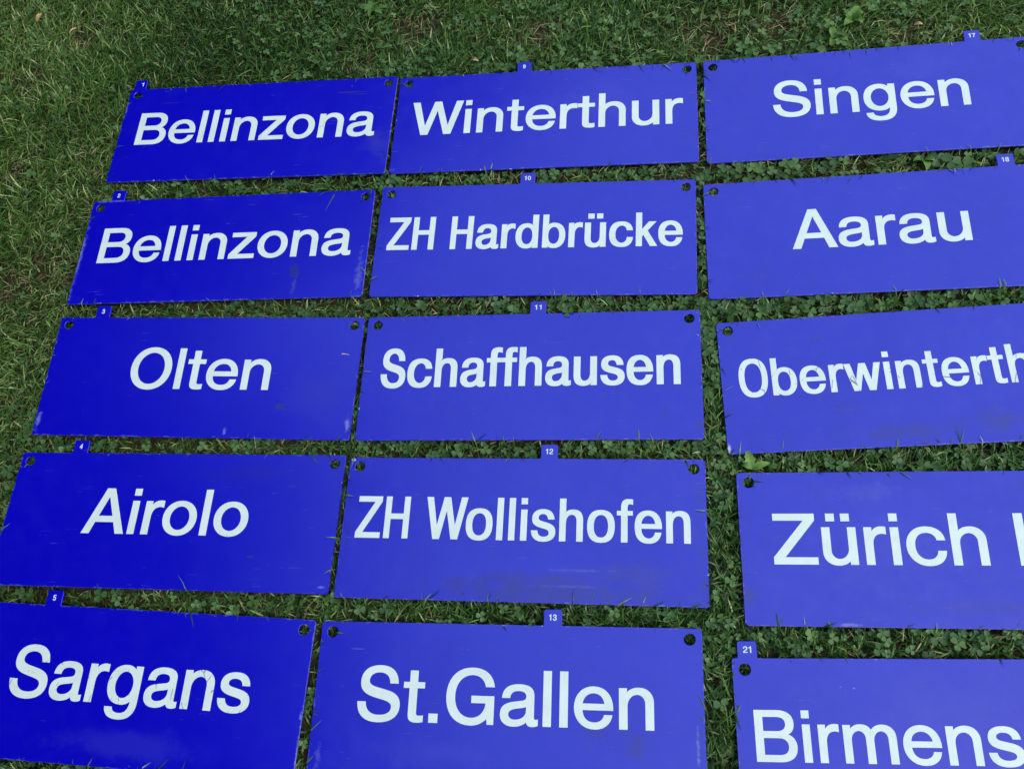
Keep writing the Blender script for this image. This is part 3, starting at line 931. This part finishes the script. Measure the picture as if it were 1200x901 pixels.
def clover():
    x, y, r = scatter(4600, thin=0.3, seed=303)
    d, zt = sign_dist(x, y)
    ok = (d > 0.003) & (r.random(len(x)) < clover_amount(x, y) * (1 - 0.7 * bare_amount(x, y)))
    x, y, d = x[ok], y[ok], d[ok]
    n = len(x)
    hgt = r.uniform(0.012, 0.036, n) * (0.65 + 0.35 * np.clip(d / 0.03, 0, 1))
    az = r.uniform(0, 2 * math.pi, n)
    off = hgt * r.uniform(0.1, 0.7, n)
    cx, cy = x + np.cos(az) * off, y + np.sin(az) * off
    size = np.where(d < 0.03, 0.0042 + 0.0066 * r.random(n) ** 1.6, 0.0034 + 0.0042 * r.random(n) ** 1.8) * np.clip(1.0 + 0.35 * fbm(x, y, 2.5, 40), 0.75, 1.3)
    # leaflet template in (along, across, up): heart-shaped, folded on the midrib
    T = np.array([[0.0, 0.0, 0.0], [0.45, 0.52, 0.10], [0.95, 0.74, 0.16], [1.42, 0.50, 0.10], [1.36, 0.0, -0.02],
                  [1.42, -0.50, 0.10], [0.95, -0.74, 0.16], [0.45, -0.52, 0.10], [0.80, 0.0, -0.04]])
    faces = np.array([[8, 0, 1], [8, 1, 2], [8, 2, 3], [8, 3, 4], [8, 4, 5], [8, 5, 6], [8, 6, 7], [8, 7, 0]])[:, ::-1]
    tilt_az = r.uniform(0, 2 * math.pi, n)
    tilt = np.abs(r.normal(0.0, 0.38, n))
    ax = np.stack([-np.sin(tilt_az), np.cos(tilt_az), np.zeros(n)], 1)

    def rot(vv):      # Rodrigues about ax by tilt
        c_, s_ = np.cos(tilt)[:, None, None], np.sin(tilt)[:, None, None]
        a_ = ax[:, None, :]
        return vv * c_ + np.cross(np.broadcast_to(a_, vv.shape), vv) * s_ + a_ * (vv * a_).sum(-1, keepdims=True) * (1 - c_)
    allV, allF = [], []
    nv = 0
    spin = r.uniform(0, 6.28, n)
    C = np.stack([cx, cy, hgt], 1)
    for j in range(3):
        ang = spin + j * 2.094 + r.normal(0, 0.12, n)
        droop = r.normal(0.05, 0.18, n)
        s = size * r.uniform(0.88, 1.12, n)
        al, ac, up = T[:, 0][None], T[:, 1][None], T[:, 2][None]
        up2 = up - al * droop[:, None]
        vx = (al * np.cos(ang)[:, None] - ac * np.sin(ang)[:, None])
        vy = (al * np.sin(ang)[:, None] + ac * np.cos(ang)[:, None])
        vv = rot(np.stack([vx, vy, np.broadcast_to(up2, vx.shape)], -1) * s[:, None, None]) + C[:, None, :]
        dd, zz = sign_dist(vv[:, :, 0].ravel(), vv[:, :, 1].ravel())
        dd, zz = dd.reshape(vv.shape[:2]), zz.reshape(vv.shape[:2])
        ovr = (C[:, 2] > 0.030)[:, None]
        vv[:, :, 2] = np.where(dd < 0.001, np.where(ovr, np.maximum(vv[:, :, 2], zz + 0.002), np.minimum(vv[:, :, 2], zz - 0.006)), np.maximum(vv[:, :, 2], 0.003))
        allV.append(vv.reshape(-1, 3))
        allF.append((faces[None] + (np.arange(n) * 9)[:, None, None] + nv).reshape(-1, 3))
        nv += n * 9
    V = np.concatenate(allV)
    Fx = np.concatenate(allF)
    tint1 = np.clip(0.45 + 0.25 * fbm(x, y, 3.7, 51) + r.normal(0, 0.2, n), 0, 1)
    tint = np.tile(np.repeat(tint1, 8), 3)
    # petioles
    wv = 0.0006
    Pv = np.stack([np.stack([x - wv, y, np.zeros(n)], 1), np.stack([x + wv, y, np.zeros(n)], 1),
                   C + [wv, 0, 0], C - [wv, 0, 0]], 1).reshape(-1, 3)
    Pf = (np.array([[0, 1, 2], [0, 2, 3]])[None] + (np.arange(n) * 4)[:, None, None] + nv).reshape(-1, 3)
    V = np.concatenate([V, Pv])
    Fx = np.concatenate([Fx, Pf])
    tint = np.concatenate([tint, np.repeat(tint1, 2)])
    me = mesh_np("clover", V, Fx.ravel(), np.arange(len(Fx)) * 3, np.full(len(Fx), 3), M_CLOVER, tint, smooth=True)
    o = link("clover", me)
    tag(o, "low white clover leaves spreading through the lawn between the signs", "clover", kind="stuff")
    return n


n3 = clover()
print("blades", n1, "thatch", n2, "clovers", n3)


# ------------------------------------------------------------------ single weeds and fallen leaves
def leaf_mesh(name, length, width, rise, droop, lobes, seed, mat, tint, curl=0.25):
    """one broad leaf along +X with a folded midrib and uneven margin"""
    r = random.Random(seed)
    nu, V, Fs = 9, [], []
    for i in range(nu):
        t = i / (nu - 1)
        prof = math.sin(math.pi * min(1.0, 0.06 + 0.94 * t) ** 0.8) ** 0.75 if t < 1 else 0.0
        prof *= 1 + lobes * (0.5 if i % 2 else -0.5) + r.uniform(-0.06, 0.06)
        wd = width / 2 * max(prof, 0.05)
        x = length * t
        z = rise * math.sin(t * 1.9) - droop * t * t
        for s_, q in ((-1, 1), (-0.5, 1), (0, 1), (0.5, 1), (1, 1)):
            V.append((x, s_ * wd, z + abs(s_) * wd * curl + r.uniform(-1, 1) * 0.03 * width))
    for i in range(nu - 1):
        for j in range(4):
            Fs.append((i * 5 + j, (i + 1) * 5 + j, (i + 1) * 5 + j + 1, i * 5 + j + 1))
    me = bpy.data.meshes.new(name)
    me.from_pydata(V, [], Fs)
    at = me.attributes.new("tint", 'FLOAT', 'FACE')
    at.data.foreach_set("value", [min(1, max(0, tint + r.uniform(-0.12, 0.12))) for _ in Fs])
    me.polygons.foreach_set("use_smooth", [True] * len(Fs))
    me.materials.append(mat)
    return me


def weed(x, y, leaves, label, seed, group="broad-leaved weeds in the lawn"):
    """leaves: (angle deg, length, width, rise, lobes, tint)"""
    o = link("broadleaf_weed", None)
    o.location = (x, y, 0.012)
    o.empty_display_size = 0.03
    tag(o, label, "weed", group)
    for i, (an, L, W_, rise, lob, tint) in enumerate(leaves):
        lf = link("leaf", leaf_mesh("weed_leaf", L, W_, rise, 0.006, lob, seed * 20 + i, M_WEED, tint), o)
        lf.rotation_euler = (random.uniform(-0.2, 0.2), 0, math.radians(an))
        lf.location = (0, 0, 0.002 * i)


weed(0.192, 0.562, [(103, 0.036, 0.018, 0.014, 0.3, 0.85), (15, 0.034, 0.015, 0.010, 0.15, 0.9), (165, 0.020, 0.011, 0.008, 0.1, 0.6)],
     "pale green seedling with upright leaf at the top left corner of the Zürich sign", 1)
weed(0.475, 1.640, [(60, 0.036, 0.024, 0.020, 0, 0.75), (150, 0.026, 0.018, 0.018, 0, 0.5), (225, 0.034, 0.019, 0.018, 0, 0.6), (310, 0.027, 0.017, 0.014, 0, 0.35), (10, 0.022, 0.014, 0.020, 0, 0.4)],
     "rosette of rounded bright green leaves above the Singen sign", 2)
weed(0.430, 1.590, [(240, 0.028, 0.018, 0.016, 0, 0.5), (335, 0.032, 0.017, 0.014, 0, 0.35), (100, 0.026, 0.016, 0.018, 0, 0.5)],
     "small three leaved weed close above the top edge of the Singen sign", 3)
weed(-0.678, 1.778, [(k_, (0.040, 0.026, 0.034)[i_ % 3], (0.017, 0.012, 0.014)[i_ % 3], 0.012, 0.3, (0.3, 0.1, 0.2)[i_ % 3]) for i_, k_ in enumerate((5, 62, 118, 170, 215, 262, 318))],
     "spreading rosette with jagged leaves on the lawn above the Winterthur sign", 4)
weed(0.595, 1.661, [(20, 0.034, 0.022, 0.014, 0, 0.1), (140, 0.028, 0.018, 0.012, 0, 0.05), (260, 0.03, 0.02, 0.014, 0, 0.15)],
     "dark broad leaved weed left of the tab numbered 17", 5)
weed(0.584, 1.247, [(265, 0.034, 0.018, 0.018, 0.1, 0.5), (200, 0.026, 0.014, 0.014, 0.1, 0.3), (330, 0.022, 0.013, 0.012, 0.1, 0.35)],
     "light green weed between the Singen sign and the tab numbered 18", 6)

def dry_leaf(x, y, an, L, W_, tint, label, seed, z=0.034):
    o = link("dry_leaf", leaf_mesh("dry_leaf", L, W_, 0.012, 0.004, 0.25, seed, M_DRY, tint, curl=0.6))
    o.location = (x, y, z)
    o.rotation_euler = (0.3, -0.1, math.radians(an))
    tag(o, label, "leaf", "dry leaves and scraps on the lawn")


dry_leaf(-1.607, 1.806, 50, 0.024, 0.012, 0.5, "curled tan leaf on the grass in the top left corner", 31)
dry_leaf(-1.500, 1.755, 25, 0.026, 0.005, 0.9, "pale dry scrap lying right of the tan curled leaf", 32)
dry_leaf(0.600, 1.598, -20, 0.018, 0.008, 0.75, "pale brown leaf scrap above the Singen sign, near its tab", 33)
dry_leaf(-0.410, 1.585, -35, 0.026, 0.010, 0.7, "small brown leaf scrap left of the tab numbered 9", 34, 0.03)


def dry_straw(sign, x, y, an, L, label):
    m_ = SIGN_M[sign]
    V, Fs = [], []
    for i in range(5):
        t = i / 4
        yy = 0.0012 * math.sin(t * 3)
        wd = 0.0012 * (1 - 0.6 * t)
        V += [(L * t, yy - wd, 0.0), (L * t, yy, 0.0011), (L * t, yy + wd, 0.0)]
    for i in range(4):
        Fs += [(3 * i, 3 * i + 3, 3 * i + 4, 3 * i + 1), (3 * i + 1, 3 * i + 4, 3 * i + 5, 3 * i + 2)]
    me = bpy.data.meshes.new("dry_straw")
    me.from_pydata(V, [], Fs)
    at = me.attributes.new("tint", 'FLOAT', 'FACE')
    at.data.foreach_set("value", [1.0] * len(Fs))
    me.materials.append(M_DRY)
    o = link("dry_straw", me)
    o.matrix_world = m_ @ Matrix.Translation((x / 1000, y / 1000, 0.0004)) @ Matrix.Rotation(math.radians(an), 4, 'Z')
    tag(o, label, "straw")


dry_straw(3, 311, 53, -8, 0.017, "short pale straw lying on the right part of the Olten sign")

# ------------------------------------------------------------------ the tree whose crown the left-hand signs mirror
def tree(x, y, cz, R_, label):
    r = np.random.default_rng(77)
    root = link("tree", None)
    root.location = (x, y, 0)
    tag(root, label, "tree")
    mt = NT("bark")
    geo = mt.n("ShaderNodeNewGeometry")
    b = mt.bsdf(mt.ramp(mt.noise(geo.outputs["Position"], 14.0, 6.0, 0.7), [(0.3, (0.05, 0.038, 0.028)), (0.7, (0.16, 0.13, 0.10))]), 0.9, 0.2)
    mt.l(b.outputs[0], mt.out.inputs[0])
    V, Fs = [], []

    def limb(p0, p1, r0, r1, seg=7, sides=9):
        p0, p1 = Vector(p0), Vector(p1)
        ax = (p1 - p0).normalized()
        u = ax.orthogonal().normalized()
        w_ = ax.cross(u)
        bend = Vector(r.normal(0, 0.06, 3)) * (p1 - p0).length
        prev = None
        for i in range(seg + 1):
            t = i / seg
            c = p0.lerp(p1, t) + bend * math.sin(math.pi * t)
            rad = r0 + (r1 - r0) * t
            st = len(V)
            for k in range(sides):
                a_ = 2 * math.pi * k / sides
                V.append(tuple(c + (u * math.cos(a_) + w_ * math.sin(a_)) * rad))
            if prev is not None:
                for k in range(sides):
                    Fs.append((prev + k, prev + (k + 1) % sides, st + (k + 1) % sides, st + k))
            prev = st
    limb((0, 0, -0.1), (0.1, 0.0, cz - 1.0), 0.36, 0.22)
    for k in range(11):
        a_ = k * 2.4
        z0 = 1.9 + 0.34 * k
        limb((0.05, 0, z0), (math.cos(a_) * R_ * 0.75, math.sin(a_) * R_ * 0.75, z0 + 0.6 + 0.16 * k), 0.09, 0.02)
    me = bpy.data.meshes.new("trunk")
    me.from_pydata(V, [], Fs)
    me.polygons.foreach_set("use_smooth", [True] * len(Fs))
    me.materials.append(mt.mat)
    link("trunk", me, root)
    # crown: leaf clumps through an uneven ellipsoid
    n = 130000
    clumps = r.normal(0, 1, (420, 3))
    clumps /= np.linalg.norm(clumps, axis=1)[:, None]
    clumps *= (r.random(420) ** 0.28)[:, None] * R_ * (0.92 + 0.10 * r.normal(0, 1, 420))[:, None]
    c = clumps[r.integers(0, 420, n)] + r.normal(0, 0.45, (n, 3))
    c[:, 2] *= 0.98
    c[:, 2] += cz
    keep = c[:, 2] > 1.5 + 0.3 * np.sin(c[:, 0] * 1.3)
    c = c[keep]
    n = len(c)
    a1 = r.normal(0, 1, (n, 3)); a1 /= np.linalg.norm(a1, axis=1)[:, None]
    a2 = np.cross(a1, r.normal(0, 1, (n, 3))); a2 /= np.linalg.norm(a2, axis=1)[:, None]
    L = r.uniform(0.10, 0.20, n)[:, None]
    P = np.stack([c - a1 * L, c + a2 * L * 0.55, c + a1 * L, c - a2 * L * 0.55], 1).reshape(-1, 3)
    tint = np.clip(r.normal(0.3, 0.2, n), 0, 1)
    cm = mesh_np("crown", P, np.arange(n * 4), np.arange(n) * 4, np.full(n, 4), M_CROWN, tint)
    link("crown", cm, root)
    return root


near_tree = tree(-10.2, 2.9, 3.9, 7.0, "leafy broad crowned tree standing left of the lawn, mirrored in the left signs")
near_tree["group"] = "trees left of the lawn"
for loc_, turn_, sc_, text_ in (((-8.2, -4.6, 0), 1.9, 1.1, "slightly larger leafy tree behind the photographer, left of the lawn"),
                               ((-7.7, 11.0, 0), 4.1, 1.05, "smaller leafy tree beyond the top left of the lawn")):
    more_tree = near_tree.copy()
    COL.objects.link(more_tree)
    more_tree.location = loc_
    more_tree.rotation_euler = (0, 0, turn_)
    more_tree.scale = (sc_, sc_, sc_)
    more_tree["label"] = text_
    for ch in list(near_tree.children):
        c_ = ch.copy()
        COL.objects.link(c_)
        c_.parent = more_tree
